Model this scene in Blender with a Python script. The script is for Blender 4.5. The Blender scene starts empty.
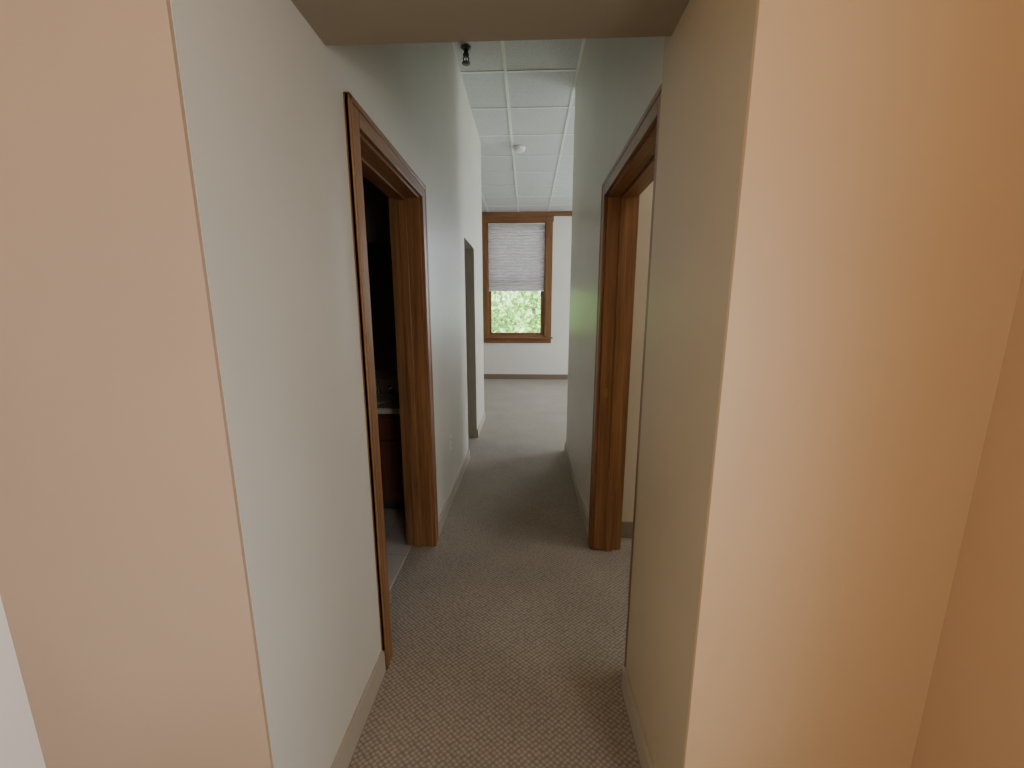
import bpy, bmesh, math, random
from mathutils import Vector, Matrix
random.seed(4)
S=bpy.context.scene

# ---------------------------------------------------------------- materials
def new_mat(name):
    m=bpy.data.materials.new(name); m.use_nodes=True
    nt=m.node_tree; b=nt.nodes['Principled BSDF']
    return m,nt,b
def coords(nt,scale=(1,1,1),rot=(0,0,0)):
    tc=nt.nodes.new('ShaderNodeTexCoord'); mp=nt.nodes.new('ShaderNodeMapping')
    mp.inputs['Scale'].default_value=scale; mp.inputs['Rotation'].default_value=rot
    nt.links.new(tc.outputs['Object'],mp.inputs['Vector']); return mp.outputs['Vector']
def ramp(nt,fac,stops):
    r=nt.nodes.new('ShaderNodeValToRGB'); e=r.color_ramp.elements
    e[0].position,e[0].color=stops[0][0],(*stops[0][1],1)
    e[1].position,e[1].color=stops[-1][0],(*stops[-1][1],1)
    for p,c in stops[1:-1]:
        x=e.new(p); x.color=(*c,1)
    nt.links.new(fac,r.inputs['Fac']); return r.outputs['Color']
def noise(nt,vec,scale,detail=3,rough=.5):
    n=nt.nodes.new('ShaderNodeTexNoise'); n.inputs['Scale'].default_value=scale
    n.inputs['Detail'].default_value=detail; n.inputs['Roughness'].default_value=rough
    nt.links.new(vec,n.inputs['Vector']); return n.outputs['Fac']
def bump(nt,b,h,strength,dist=.002):
    n=nt.nodes.new('ShaderNodeBump'); n.inputs['Strength'].default_value=strength
    n.inputs['Distance'].default_value=dist
    nt.links.new(h,n.inputs['Height']); nt.links.new(n.outputs['Normal'],b.inputs['Normal'])
def paint(name,col,rough=.5,var=.03,bs=.2):
    m,nt,b=new_mat(name); v=coords(nt)
    n=noise(nt,v,1.7,4)
    lo=tuple(c*(1-var) for c in col); hi=tuple(min(1,c*(1+var)) for c in col)
    nt.links.new(ramp(nt,n,[(.35,lo),(.65,hi)]),b.inputs['Base Color'])
    b.inputs['Roughness'].default_value=rough
    bump(nt,b,noise(nt,v,160,3),bs,.001)
    return m
def wood(name,c1,c2,rough=.38,axis=2):
    m,nt,b=new_mat(name)
    sc=[45,45,45]; sc[axis]=1.6
    v=coords(nt,tuple(sc))
    n=noise(nt,v,1.0,6,.65)
    nt.links.new(ramp(nt,n,[(.3,c1),(.5,tuple((a+d)/2 for a,d in zip(c1,c2))),(.72,c2)]),b.inputs['Base Color'])
    b.inputs['Roughness'].default_value=rough
    bump(nt,b,n,.12,.001)
    return m
def plain(name,col,rough=.5,metal=0.0):
    m,nt,b=new_mat(name); v=coords(nt)
    n=noise(nt,v,12,2)
    nt.links.new(ramp(nt,n,[(.3,tuple(c*.95 for c in col)),(.7,col)]),b.inputs['Base Color'])
    b.inputs['Roughness'].default_value=rough; b.inputs['Metallic'].default_value=metal
    return m

M_hall=paint('hall_paint',(.60,.57,.475),.38)
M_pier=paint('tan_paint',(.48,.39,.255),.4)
M_creamLitR=paint('cream_lamplit_peach',(.68,.485,.285),.45)  # cream wall with the warm lamp light put into its colour
M_creamShadeR=paint('cream_shaded_brown',(.54,.355,.195),.45)  # browner copy: dimmer lamp light painted into the right foyer wall
M_creamShadeL=paint('cream_shaded_rose',(.43,.305,.205),.45)  # darker, rosier copy: weaker lamp light painted into the left face
M_cream=paint('cream_paint',(.70,.64,.53),.5)
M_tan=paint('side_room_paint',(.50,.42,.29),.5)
M_room=paint('room_paint',(.79,.75,.67),.55)
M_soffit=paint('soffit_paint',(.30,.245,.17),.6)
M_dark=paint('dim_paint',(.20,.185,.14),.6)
wc1,wc2=(.115,.047,.016),(.31,.143,.050)
M_woodv=wood('oak_trim_vertical',wc1,wc2)
M_woodh=wood('oak_trim_along',wc1,wc2,axis=1)
M_woodx=wood('oak_trim_across',wc1,wc2,axis=0)
M_woodd=wood('dark_cabinet_wood',(.07,.021,.012),(.15,.047,.024))
M_base=plain('vinyl_base',(.42,.365,.28),.45)
M_baseb=plain('brown_base',(.22,.16,.11),.5)
M_plate=plain('ivory_plastic',(.75,.72,.62),.35)
M_white=plain('white_plastic',(.85,.85,.83),.4)
M_brass=plain('aged_brass',(.30,.2,.09),.45,1)
M_black=plain('dark_metal',(.08,.08,.075),.4,.5)
M_chrome=plain('chrome',(.6,.6,.6),.25,1)
M_counter=plain('cultured_marble',(.48,.43,.36),.25)
M_grid=plain('grid_white_metal',(.85,.87,.87),.4)

# carpet
M_carpet,nt,b=new_mat('woven_carpet')
v=coords(nt,(1,1.25,1),(0,0,math.radians(45)))
vo=nt.nodes.new('ShaderNodeTexVoronoi'); vo.inputs['Scale'].default_value=60; vo.inputs['Randomness'].default_value=.25
nt.links.new(v,vo.inputs['Vector'])
c=ramp(nt,vo.outputs['Distance'],[(.15,(.40,.335,.25)),(.62,(.205,.163,.118))])
v2=coords(nt); n2=noise(nt,v2,2.2,5,.6)
c2=ramp(nt,n2,[(.3,(.80,.80,.80)),(.7,(1,1,1))])
mx=nt.nodes.new('ShaderNodeMix'); mx.data_type='RGBA'; mx.blend_type='MULTIPLY'; mx.inputs['Factor'].default_value=1
nt.links.new(c,mx.inputs['A']); nt.links.new(c2,mx.inputs['B']); nt.links.new(mx.outputs['Result'],b.inputs['Base Color'])
b.inputs['Roughness'].default_value=.95
b.inputs['Sheen Weight'].default_value=.15
inv=nt.nodes.new('ShaderNodeMath'); inv.operation='SUBTRACT'; inv.inputs[0].default_value=1
nt.links.new(vo.outputs['Distance'],inv.inputs[1]); bump(nt,b,inv.outputs[0],.5,.003)

# ceiling tile
M_ceil,nt,b=new_mat('acoustic_tile'); v=coords(nt)
n=noise(nt,v,90,4,.7)
nt.links.new(ramp(nt,n,[(.35,(.55,.555,.575)),(.5,(.68,.685,.71))]),b.inputs['Base Color'])
b.inputs['Roughness'].default_value=.9; bump(nt,b,n,.4,.003)
# bathroom tile
M_tile,nt,b=new_mat('floor_tile'); v=coords(nt)
br=nt.nodes.new('ShaderNodeTexBrick'); br.offset=0; br.inputs['Scale'].default_value=3.3
br.inputs['Brick Width'].default_value=1; br.inputs['Row Height'].default_value=1
br.inputs['Color1'].default_value=(.46,.42,.36,1); br.inputs['Color2'].default_value=(.42,.385,.33,1)
br.inputs['Mortar'].default_value=(.33,.30,.26,1); br.inputs['Mortar Size'].default_value=.015
nt.links.new(v,br.inputs['Vector']); nt.links.new(br.outputs['Color'],b.inputs['Base Color']); b.inputs['Roughness'].default_value=.4
# mirror
M_mirror,nt,b=new_mat('mirror_glass'); b.inputs['Metallic'].default_value=1; b.inputs['Roughness'].default_value=.04
b.inputs['Base Color'].default_value=(.55,.57,.56,1)
# glass
M_glass=bpy.data.materials.new('window_glass'); M_glass.use_nodes=True; nt=M_glass.node_tree; nt.nodes.clear()
o=nt.nodes.new('ShaderNodeOutputMaterial'); t=nt.nodes.new('ShaderNodeBsdfTransparent'); g=nt.nodes.new('ShaderNodeBsdfGlossy')
g.inputs['Roughness'].default_value=.02; ms=nt.nodes.new('ShaderNodeMixShader'); ms.inputs[0].default_value=.06
nt.links.new(t.outputs[0],ms.inputs[1]); nt.links.new(g.outputs[0],ms.inputs[2]); nt.links.new(ms.outputs[0],o.inputs[0])
# shade fabric
M_shade=bpy.data.materials.new('pleated_shade_fabric'); M_shade.use_nodes=True; nt=M_shade.node_tree; nt.nodes.clear()
o=nt.nodes.new('ShaderNodeOutputMaterial'); d=nt.nodes.new('ShaderNodeBsdfDiffuse'); t=nt.nodes.new('ShaderNodeBsdfTranslucent')
d.inputs[0].default_value=(.58,.53,.55,1); t.inputs[0].default_value=(.45,.39,.43,1)
ms=nt.nodes.new('ShaderNodeMixShader'); ms.inputs[0].default_value=.2
nt.links.new(d.outputs[0],ms.inputs[1]); nt.links.new(t.outputs[0],ms.inputs[2]); nt.links.new(ms.outputs[0],o.inputs[0])
# leaves / grass
def leafmat(name,a,bc):
    m,nt,b=new_mat(name); v=coords(nt); n=noise(nt,v,3,4)
    nt.links.new(ramp(nt,n,[(.3,a),(.7,bc)]),b.inputs['Base Color']); b.inputs['Roughness'].default_value=.6
    return m
M_leaf=leafmat('leaves',(.10,.28,.04),(.44,.70,.18))
M_grass=leafmat('grass',(.2,.4,.08),(.35,.55,.15))
M_bark=leafmat('bark',(.06,.045,.03),(.12,.09,.06))

# ---------------------------------------------------------------- builder
class B:
    def __init__(s,name): s.name=name; s.bm=bmesh.new(); s.mats=[]
    def mi(s,m):
        if m not in s.mats: s.mats.append(m)
        return s.mats.index(m)
    def box(s,x0,x1,y0,y1,z0,z1,m,bev=0):
        mi=s.mi(m)
        r=bmesh.ops.create_cube(s.bm,size=1)
        for v in r['verts']:
            v.co=Vector(((x0+x1)/2+v.co.x*(x1-x0),(y0+y1)/2+v.co.y*(y1-y0),(z0+z1)/2+v.co.z*(z1-z0)))
        fs=set(f for v in r['verts'] for f in v.link_faces)
        for f in fs: f.material_index=mi
        if bev:
            es=list(set(e for v in r['verts'] for e in v.link_edges))
            rr=bmesh.ops.bevel(s.bm,geom=es,offset=bev,segments=2,affect='EDGES',profile=.7)
            for f in rr['faces']: f.material_index=mi
        return s
    def lathe(s,prof,cx,cy,cz,m,seg=28,axis='Z'):
        mi=s.mi(m); rings=[]
        for r,h in prof:
            ring=[]
            for i in range(seg):
                a=2*math.pi*i/seg
                if axis=='Z': p=(cx+r*math.cos(a),cy+r*math.sin(a),cz+h)
                elif axis=='X': p=(cx+h,cy+r*math.cos(a),cz+r*math.sin(a))
                else: p=(cx+r*math.cos(a),cy+h,cz+r*math.sin(a))
                ring.append(s.bm.verts.new(p))
            rings.append(ring)
        for a,b2 in zip(rings,rings[1:]):
            for i in range(seg):
                f=s.bm.faces.new((a[i],a[(i+1)%seg],b2[(i+1)%seg],b2[i])); f.material_index=mi; f.smooth=True
        for ring in (rings[0],rings[-1]):
            f=s.bm.faces.new(ring); f.material_index=mi
        return s
    def tube(s,pts,r,m,seg=10):
        mi=s.mi(m); pts=[Vector(p) for p in pts]; rings=[]
        for i,p in enumerate(pts):
            d=(pts[min(i+1,len(pts)-1)]-pts[max(i-1,0)]).normalized()
            u=d.orthogonal().normalized()
            if i:
                u=(pu-d*pu.dot(d)).normalized()
            pu=u; w=d.cross(u)
            rr=r[i] if isinstance(r,(list,tuple)) else r
            rings.append([s.bm.verts.new(p+u*rr*math.cos(2*math.pi*k/seg)+w*rr*math.sin(2*math.pi*k/seg)) for k in range(seg)])
        for a,b2 in zip(rings,rings[1:]):
            for i in range(seg):
                f=s.bm.faces.new((a[i],a[(i+1)%seg],b2[(i+1)%seg],b2[i])); f.material_index=mi; f.smooth=True
        for ring in (rings[0],rings[-1]):
            f=s.bm.faces.new(ring); f.material_index=mi
        return s
    def done(s):
        bmesh.ops.recalc_face_normals(s.bm,faces=s.bm.faces)
        me=bpy.data.meshes.new(s.name); s.bm.to_mesh(me); s.bm.free()
        for m in s.mats: me.materials.append(m)
        ob=bpy.data.objects.new(s.name,me); S.collection.objects.link(ob); return ob

XL,XR=-.585,.415      # hall wall faces
C=3.45                # ceiling
def wall(name,boxes,m):
    b=B(name)
    for q in boxes: b.box(*q,m)
    return b.done()

# ---------------------------------------------------------------- shell
B('floor').box(-4,5,-3.2,8.66,-.15,0,M_carpet).done()
B('floor_bathroom').box(-2.6,-.72,.84,3.15,0,.006,M_tile).done()

wall('wall_hall_left',[(XL-.15,XL,.72,1.42,0,C),(XL-.15,XL,2.235,3.74,0,C),(XL-.15,XL,4.4,5.2,0,C),
     (XL-.15,XL,1.42,2.235,2.065,C),(XL-.15,XL,3.74,4.4,2.12,C)],M_hall)
wall('wall_hall_right',[(XR,XR+.15,1.316,1.36,0,C),(XR,XR+.15,2.24,4.01,0,C),(XR,XR+.15,1.36,2.24,2.06,C)],M_hall)
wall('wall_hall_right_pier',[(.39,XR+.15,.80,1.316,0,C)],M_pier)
wall('wall_foyer_left_return',[(-1.26,XL-.001,.712,.72,0,C),(-1.26,XL-.15,.72,.84,0,C)],M_creamShadeL)
wall('wall_foyer_right_return',[(.39,1.05,.79,.80,0,C),(XR+.15,1.05,.80,.91,0,C)],M_creamLitR)
wall('wall_foyer_left',[(-1.26,-1.14,-3,.712,0,C)],M_room)
wall('wall_foyer_right',[(.915,1.05,-.35,.79,0,C),(.915,1.05,-3,-1.75,0,C),(.915,1.05,-1.75,-.35,0,.55),(.915,1.05,-1.75,-.35,1.95,C)],M_creamShadeR)
wall('wall_foyer_back',[(-1.26,1.05,-3.12,-3,0,C)],M_cream)
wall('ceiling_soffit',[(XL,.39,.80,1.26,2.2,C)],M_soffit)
wall('ceiling_foyer',[(-1.14,.915,-3,.712,2.75,2.85),(XL,.39,.712,.80,2.75,2.85)],M_cream)
# bathroom + side room
wall('wall_bathroom_outer',[(-2.72,-2.6,.72,1.7,0,C),(-2.72,-2.6,1.84,5.2,0,C),(-2.72,-2.6,1.7,1.84,0,1.7),(-2.72,-2.6,1.7,1.84,1.85,C)],M_dark)  # small opening added to let dim daylight into the bathroom
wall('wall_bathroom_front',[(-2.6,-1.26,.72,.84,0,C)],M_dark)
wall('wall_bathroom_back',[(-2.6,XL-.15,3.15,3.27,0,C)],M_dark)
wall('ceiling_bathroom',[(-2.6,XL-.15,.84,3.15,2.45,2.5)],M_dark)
# right room
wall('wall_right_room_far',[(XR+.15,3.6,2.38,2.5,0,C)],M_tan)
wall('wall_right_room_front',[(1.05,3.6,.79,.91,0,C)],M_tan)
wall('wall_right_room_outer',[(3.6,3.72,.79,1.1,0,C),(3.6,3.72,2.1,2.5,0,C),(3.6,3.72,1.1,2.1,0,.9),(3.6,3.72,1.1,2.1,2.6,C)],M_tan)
# far room
wall('wall_far_room_near_left',[(-3.6,XL-.15,5.08,5.2,0,C)],M_room)
wall('wall_far_room_near_right',[(XR+.15,4.6,3.88,4.01,0,C)],M_room)
wall('wall_far_room_left',[(-3.72,-3.6,5.08,8.66,0,C)],M_room)
wall('wall_far_room_right',[(4.6,4.72,3.88,5.2,0,C),(4.6,4.72,6.9,8.66,0,C),(4.6,4.72,5.2,6.9,0,.92),(4.6,4.72,5.2,6.9,3.2,C)],M_room)
W0,W1,Z0,Z1=-.86,.37,.92,3.26
wall('wall_far_room_window_side',[(-3.6,W0,8.5,8.66,0,C),(W1,1.9,8.5,8.66,0,C),(3.2,4.6,8.5,8.66,0,C),
     (W0,W1,8.5,8.66,0,Z0),(W0,W1,8.5,8.66,Z1,C),(1.9,3.2,8.5,8.66,0,Z0),(1.9,3.2,8.5,8.66,Z1,C)],M_room)
# ceiling w/ lay-in grid
cb=B('ceiling')
cb.box(-3.72,4.72,1.26,8.66,C,C+.08,M_ceil)
cb.done()
gb=B('trim_ceiling_grid')
xs=[-.205+.61*k for k in range(-5,8)]
for x in xs: 
    gb.box(x-.013,x+.013,(5.2 if x<-.7 else 4.01 if x>.5 else 1.26),8.5,C-.006,C+.001,M_grid)
y=1.3
while y<8.5:
    x0=-.585 if y<5.2 else -3.6; x1=.415 if y<4.01 else 4.6
    gb.box(x0,x1,y-.013,y+.013,C-.0055,C+.001,M_grid); y+=.61
gb.done()

# baseboards
def base(name,boxes,m): 
    b=B(name)
    for q in boxes: b.box(*q,m,.003)
    return b.done()
base('baseboard_hall_left',[(XL,XL+.014,.735,1.352,0,.1),(XL,XL+.014,2.303,3.74,0,.1),(XL,XL+.014,4.4,5.2,0,.1)],M_base)
base('baseboard_hall_right',[(XR-.014,XR,2.307,4.01,0,.1)],M_base)
base('baseboard_hall_right_pier',[(.376,.39,.776,1.316,0,.1),(.39,.915,.776,.79,0,.1)],M_base)
base('baseboard_foyer_left',[(-1.14,XL+.014,.698,.712,0,.1),(-1.14,-1.126,-3,.698,0,.1)],M_base)
base('baseboard_right_room',[(XR+.17,3.6,2.366,2.38,0,.11)],M_baseb)
base('baseboard_far_room',[(-3.6,4.6,8.486,8.5,0,.11),(XR+.15,4.6,4.01,4.024,0,.11)],M_baseb)
base('trim_far_room_crown',[(-3.6,-1.0,8.47,8.5,3.36,3.443),(.51,4.6,8.47,8.5,3.36,3.443)],M_woodx)

# ---------------------------------------------------------------- door frames
def door_frame(name,xf,sgn,y0,y1,h,cw=.065,thick=.15,ncw=None,strike=True):
    b=B(name); t=.018; ncw=ncw or cw
    xb=xf+sgn*thick
    lo,hi=min(xf,xb),max(xf,xb)
    b.box(lo,hi,y0,y0+t,0.006,h-t,M_woodv,.002); b.box(lo,hi,y1-t,y1,.006,h-t,M_woodv,.002)
    b.box(lo,hi,y0,y1,h-t,h,M_woodh,.002)
    xm=xf+sgn*.09
    b.box(xm-.02,xm+.02,y0+t,y0+t+.012,.006,h-t,M_woodv,.002); b.box(xm-.02,xm+.02,y1-t-.012,y1-t,.006,h-t,M_woodv,.002)
    b.box(xm-.02,xm+.02,y0+t,y1-t,h-t-.012,h-t,M_woodh,.002)
    for xs,dr in ((xf,-sgn),(xb,sgn)):
        def slab(d): return (min(xs,xs+dr*d),max(xs,xs+dr*d))
        a,c=slab(.018); a2,c2=slab(.021)
        r=.008
        b.box(a,c,y0-ncw,y0+r,0.001,h+cw,M_woodv,.004)
        b.box(a,c,y1-r,y1+cw,0.001,h+cw,M_woodv,.004)
        b.box(a,c,y0+r,y1-r,h-r,h+cw,M_woodh,.004)
        b.box(a2,c2,y1+cw-.022,y1+cw,0.001,h+cw,M_woodv,.005)
        if ncw>.05: b.box(a2,c2,y0-ncw,y0-ncw+.022,0.001,h+cw,M_woodv,.005)
        b.box(a2,c2,y0-ncw,y1+cw,h+cw-.022,h+cw,M_woodh,.005)
    if strike:
        xa=xf+sgn*.035
        b.box(xa-.009,xa+.009,y1-t-.001,y1-t+.001,.97,1.02,M_brass,.0004)
    return b.done()
door_frame('door_frame',XL,-1,1.42,2.235,2.065,strike=False)
door_frame('door_frame.001',XR,1,1.36,2.24,2.06,ncw=.04)

# ---------------------------------------------------------------- window
b=B('window_1')
cw=.13; yf=8.5
b.box(W0-cw,W0+.01,yf-.025,yf,Z0-.0,3.44,M_woodv,.006)
b.box(W1-.01,W1+cw,yf-.025,yf,Z0-.0,3.44,M_woodv,.006)
b.box(W0-cw-.015,W1+cw+.015,yf-.034,yf,Z1-.01,3.44,M_woodx,.006)
b.box(W0-cw-.03,W1+cw+.03,yf-.075,yf+.02,Z0-.035,Z0,M_woodx,.008)
b.box(W0-cw,W1+cw,yf-.02,yf,Z0-.13,Z0-.035,M_woodx,.005)
b.box(W0,W0+.03,yf,yf+.15,Z0,Z1,M_woodv,.002); b.box(W1-.03,W1,yf,yf+.15,Z0,Z1,M_woodv,.002)
b.box(W0+.03,W1-.03,yf,yf+.15,Z1-.03,Z1,M_woodx,.002); b.box(W0+.03,W1-.03,yf,yf+.15,Z0,Z0+.03,M_woodx,.002)
mz=(Z0+Z1)/2+.0
for (za,zb,ya) in ((Z0+.03,mz+.02,.06),(mz-.02,Z1-.03,.10)):
    xa,xb=W0+.03,W1-.03
    b.box(xa,xa+.05,yf+ya,yf+ya+.035,za,zb,M_woodv,.003); b.box(xb-.07,xb,yf+ya,yf+ya+.035,za,zb,M_woodv,.003)
    b.box(xa+.05,xb-.07,yf+ya,yf+ya+.035,za,za+.06,M_woodx,.003); b.box(xa+.05,xb-.07,yf+ya,yf+ya+.035,zb-.045,zb,M_woodx,.003)
    b.box(xa+.05,xb-.07,yf+ya+.015,yf+ya+.019,za+.06,zb-.045,M_glass)
b.tube([(-.25,yf+.055,Z0+.10),(-.25,yf+.035,Z0+.105),(-.25,yf+.03,Z0+.13)],.006,M_brass)
b.done()
b=B('pleated_window_shade'); mi=b.mi(M_shade)
zt,zb=Z1-.04,1.90; n=44; rows=[]
for i in range(n+1):
    z=zt+(zb-zt)*i/n; yy=yf+.015+(.018 if i%2 else -.012)
    rows.append((b.bm.verts.new((W0+.034,yy,z)),b.bm.verts.new((W1-.034,yy,z))))
for p,q in zip(rows,rows[1:]):
    f=b.bm.faces.new((p[0],p[1],q[1],q[0])); f.material_index=mi
b.box(W0+.032,W1-.032,yf-.01,yf+.04,zt,zt+.0095,M_white); b.box(W0+.034,W1-.034,yf-.002,yf+.032,zb-.022,zb,M_white,.003)
b.done()
b=B('unseen_window_2')  # out of view, added to bring daylight into the far room
for (x0,x1) in ((1.9,3.2),):
    b.box(x0-.13,x0,yf-.025,yf,Z0,3.44,M_woodv,.005); b.box(x1,x1+.13,yf-.025,yf,Z0,3.44,M_woodv,.005)
    b.box(x0-.13,x1+.13,yf-.034,yf,Z1,3.44,M_woodx,.005); b.box(x0-.16,x1+.16,yf-.075,yf,Z0-.035,Z0,M_woodx,.005)
    for z in (Z0,mz,Z1-.06): b.box(x0,x1,yf+.06,yf+.1,z,z+.06,M_woodx,.003)
    for x in (x0,x1-.06): b.box(x,x+.06,yf+.06,yf+.1,Z0+.06,Z1-.06,M_woodv,.003)
b.done()

# ---------------------------------------------------------------- small objects
b=B('wall_outlet'); yo,zo=2.84,.47
b.box(XL,XL+.006,yo-.036,yo+.036,zo-.058,zo+.058,M_plate,.003)
for dz in (-.026,.026):
    b.box(XL+.004,XL+.009,yo-.017,yo+.017,zo+dz-.014,zo+dz+.014,M_plate,.003)
    for dy in (-.007,.007): b.box(XL+.0085,XL+.0095,yo+dy-.0012,yo+dy+.0012,zo+dz-.006,zo+dz+.006,M_black)
b.done()
B('smoke_detector').lathe([(.075,0),(.075,-.012),(.068,-.018),(.066,-.035),(.05,-.045),(.02,-.05),(.001,-.05)],-.12,5.3,C-.006,M_white,32).done()
b=B('fire_sprinkler'); sx,sy=-.49,3.42
b.lathe([(.04,0),(.038,-.008),(.02,-.018)],sx,sy,C,M_black)
b.lathe([(.017,-.01),(.017,-.045),(.024,-.048),(.024,-.06),(.012,-.065)],sx,sy,C,M_black)
for sg in (-1,1): b.tube([(sx+sg*.01,sy,C-.062),(sx+sg*.022,sy,C-.075),(sx+sg*.018,sy,C-.095),(sx+sg*.003,sy,C-.105)],.005,M_black,8)
b.tube([(sx,sy,C-.063),(sx,sy,C-.105)],.004,M_brass,8)
b.lathe([(.01,-.103),(.032,-.108),(.034,-.111),(.008,-.112)],sx,sy,C,M_black)
b.done()
b=B('bathroom_vanity'); vx0,vx1,vy0,vy1=-1.95,-.765,2.60,3.145
b.box(vx0,vx1,vy0+.02,vy1,.10,.76,M_woodd,.003); b.box(vx0,vx1,vy0+.08,vy1,.006,.10,M_black)
w=(vx1-vx0)/3
for k in range(3):
    x=vx0+k*w
    b.box(x+.02,x+w-.02,vy0,vy0+.02,.13,.56,M_woodd,.006); b.box(x+.07,x+w-.07,vy0-.006,vy0,.18,.51,M_woodd,.005)
    b.box(x+.02,x+w-.02,vy0,vy0+.02,.59,.73,M_woodd,.006)
    b.lathe([(.006,0),(.006,-.015),(.014,-.02),(.012,-.028),(.002,-.03)],x+w-.05,vy0,.48,M_brass,16,'Y')
b.box(vx0-.01,vx1+.015,vy0-.02,vy1,.76,.80,M_counter,.008)
b.box(vx0,vx1,vy1-.02,vy1,.80,.90,M_counter,.004)
b.lathe([(.20,.801),(.21,.806),(.2,.808),(.17,.803),(.10,.7995),(.02,.799)],-1.2,2.86,0,M_counter,32)
b.lathe([(.025,.80),(.022,.82),(.014,.83),(.013,.90)],-1.2,3.06,0,M_chrome,20)
b.tube([(-1.2,3.06,.89),(-1.2,3.04,.93),(-1.2,2.98,.94),(-1.2,2.93,.92),(-1.2,2.925,.90)],.011,M_chrome)
for sg in (-1,1):
    b.lathe([(.022,.80),(.02,.83),(.026,.845),(.022,.865),(.003,.868)],-1.2+sg*.1,3.06,0,M_chrome,18)
b.done()
b=B('bathroom_mirror')
b.box(-1.9,-.80,3.135,3.148,1.0,1.95,M_mirror); 
for q in ((-1.92,-.78,3.125,3.15,.98,1.0),(-1.92,-.78,3.125,3.15,1.95,1.97)): b.box(*q,M_chrome,.003)
for q in ((-1.92,-1.9,3.125,3.15,1.0,1.95),(-.80,-.78,3.125,3.15,1.0,1.95)): b.box(*q,M_chrome,.003)
b.done()
M_globe,nt,bb=new_mat('opal_glass'); bb.inputs['Base Color'].default_value=(.9,.85,.75,1); bb.inputs['Emission Color'].default_value=(1,.62,.32,1); bb.inputs['Emission Strength'].default_value=3
b=B('ceiling_lamp')
b.lathe([(.16,0),(.16,-.02),(.15,-.03)],-.35,-1.0,2.75,M_brass,32)
b.lathe([(.145,-.03),(.15,-.06),(.12,-.11),(.06,-.135),(.002,-.14)],-.35,-1.0,2.75,M_globe,32)
b.done()

# ---------------------------------------------------------------- outdoors
B('ground_outside').box(-25,25,8.9,45,-3.3,-3.2,M_grass).done()
def tree(name,cx,cy,cz,rx,rz,n):
    b=B(name); mi=b.mi(M_leaf)
    b.tube([(cx,cy,-3.2),(cx+.1,cy,-1),(cx-.1,cy+.1,cz),(cx,cy,cz+rz*.6)],[.25,.2,.15,.05],M_bark)
    for k in range(7):
        a=k*.9; b.tube([(cx,cy,cz-rz*.5+k*.2),(cx+rx*.35*math.cos(a),cy+rx*.35*math.sin(a),cz-.1+k*.15),(cx+rx*.7*math.cos(a),cy+rx*.7*math.sin(a),cz+.3+k*.15)],[.08,.05,.02],M_bark,6)
    for i in range(n):
        while 1:
            p=Vector((random.uniform(-1,1),random.uniform(-1,1),random.uniform(-1,1)))
            if .45<p.length<1: break
        p=Vector((cx+p.x*rx,cy+p.y*rx,cz+p.z*rz))
        u=Vector([random.uniform(-1,1) for _ in range(3)]).normalized(); w=u.orthogonal().normalized()
        l=random.uniform(.09,.2)
        vs=[b.bm.verts.new(p-u*l),b.bm.verts.new(p+w*l*.5),b.bm.verts.new(p+u*l),b.bm.verts.new(p-w*l*.5)]
        b.bm.faces.new(vs).material_index=mi
    b.done()
tree('leafy_tree',-2.2,14.5,.2,2.3,2.4,3500)
tree('leafy_tree.001',1.6,17,.8,2.6,2.6,3500)
tree('leafy_tree.002',-.3,22,.5,3.5,2.6,3500)

# ---------------------------------------------------------------- lights
w=bpy.data.worlds.new('sky'); S.world=w; w.use_nodes=True
bg=w.node_tree.nodes['Background']; bg.inputs[0].default_value=(.84,.91,1,1); bg.inputs[1].default_value=5.5
def area(name,loc,d,sx,sy,power,col):
    l=bpy.data.lights.new(name,'AREA'); l.shape='RECTANGLE'; l.size=sx; l.size_y=sy; l.energy=power; l.color=col
    o=bpy.data.objects.new(name,l); S.collection.objects.link(o); o.location=loc
    o.rotation_euler=Vector(d).to_track_quat('-Z','Y').to_euler(); return o
sun=bpy.data.lights.new('sun','SUN'); sun.energy=14; sun.angle=.02; so=bpy.data.objects.new('sun',sun); S.collection.objects.link(so)
so.location=(0,0,12); so.rotation_euler=Vector((.25,.75,-1)).to_track_quat('-Z','Y').to_euler()
cool=(.79,.86,1.0)
area('daylight_unseen_window_2',(2.55,8.85,2.1),(0,-1,-.55),1.3,2.3,85,cool)  # lamp added outside the unseen second window
area('daylight_far_room_right',(4.85,6.05,2.1),(-1,0,-.5),1.7,2.3,125,cool)
area('daylight_right_room',(3.85,1.6,1.75),(-1,0,-.1),1.0,1.7,6,(1,.93,.82))
area('daylight_foyer',(1.2,-1.05,1.1),(-1,0,-.14),1.4,1.4,50,(.90,.93,1.0))
pl=bpy.data.lights.new('lamp_bulb','POINT'); pl.energy=13.5; pl.color=(1,.60,.29); pl.shadow_soft_size=.12
po=bpy.data.objects.new('lamp_bulb',pl); S.collection.objects.link(po); po.location=(-.35,-1.0,2.5)

# ---------------------------------------------------------------- camera
cam=bpy.data.cameras.new('camera'); cam.sensor_width=36; cam.lens=13.82; cam.clip_start=.02
co=bpy.data.objects.new('camera',cam); S.collection.objects.link(co)
co.location=(0,0,1.45); co.rotation_euler=(math.radians(90-10.4),0,math.radians(2.27))
S.camera=co
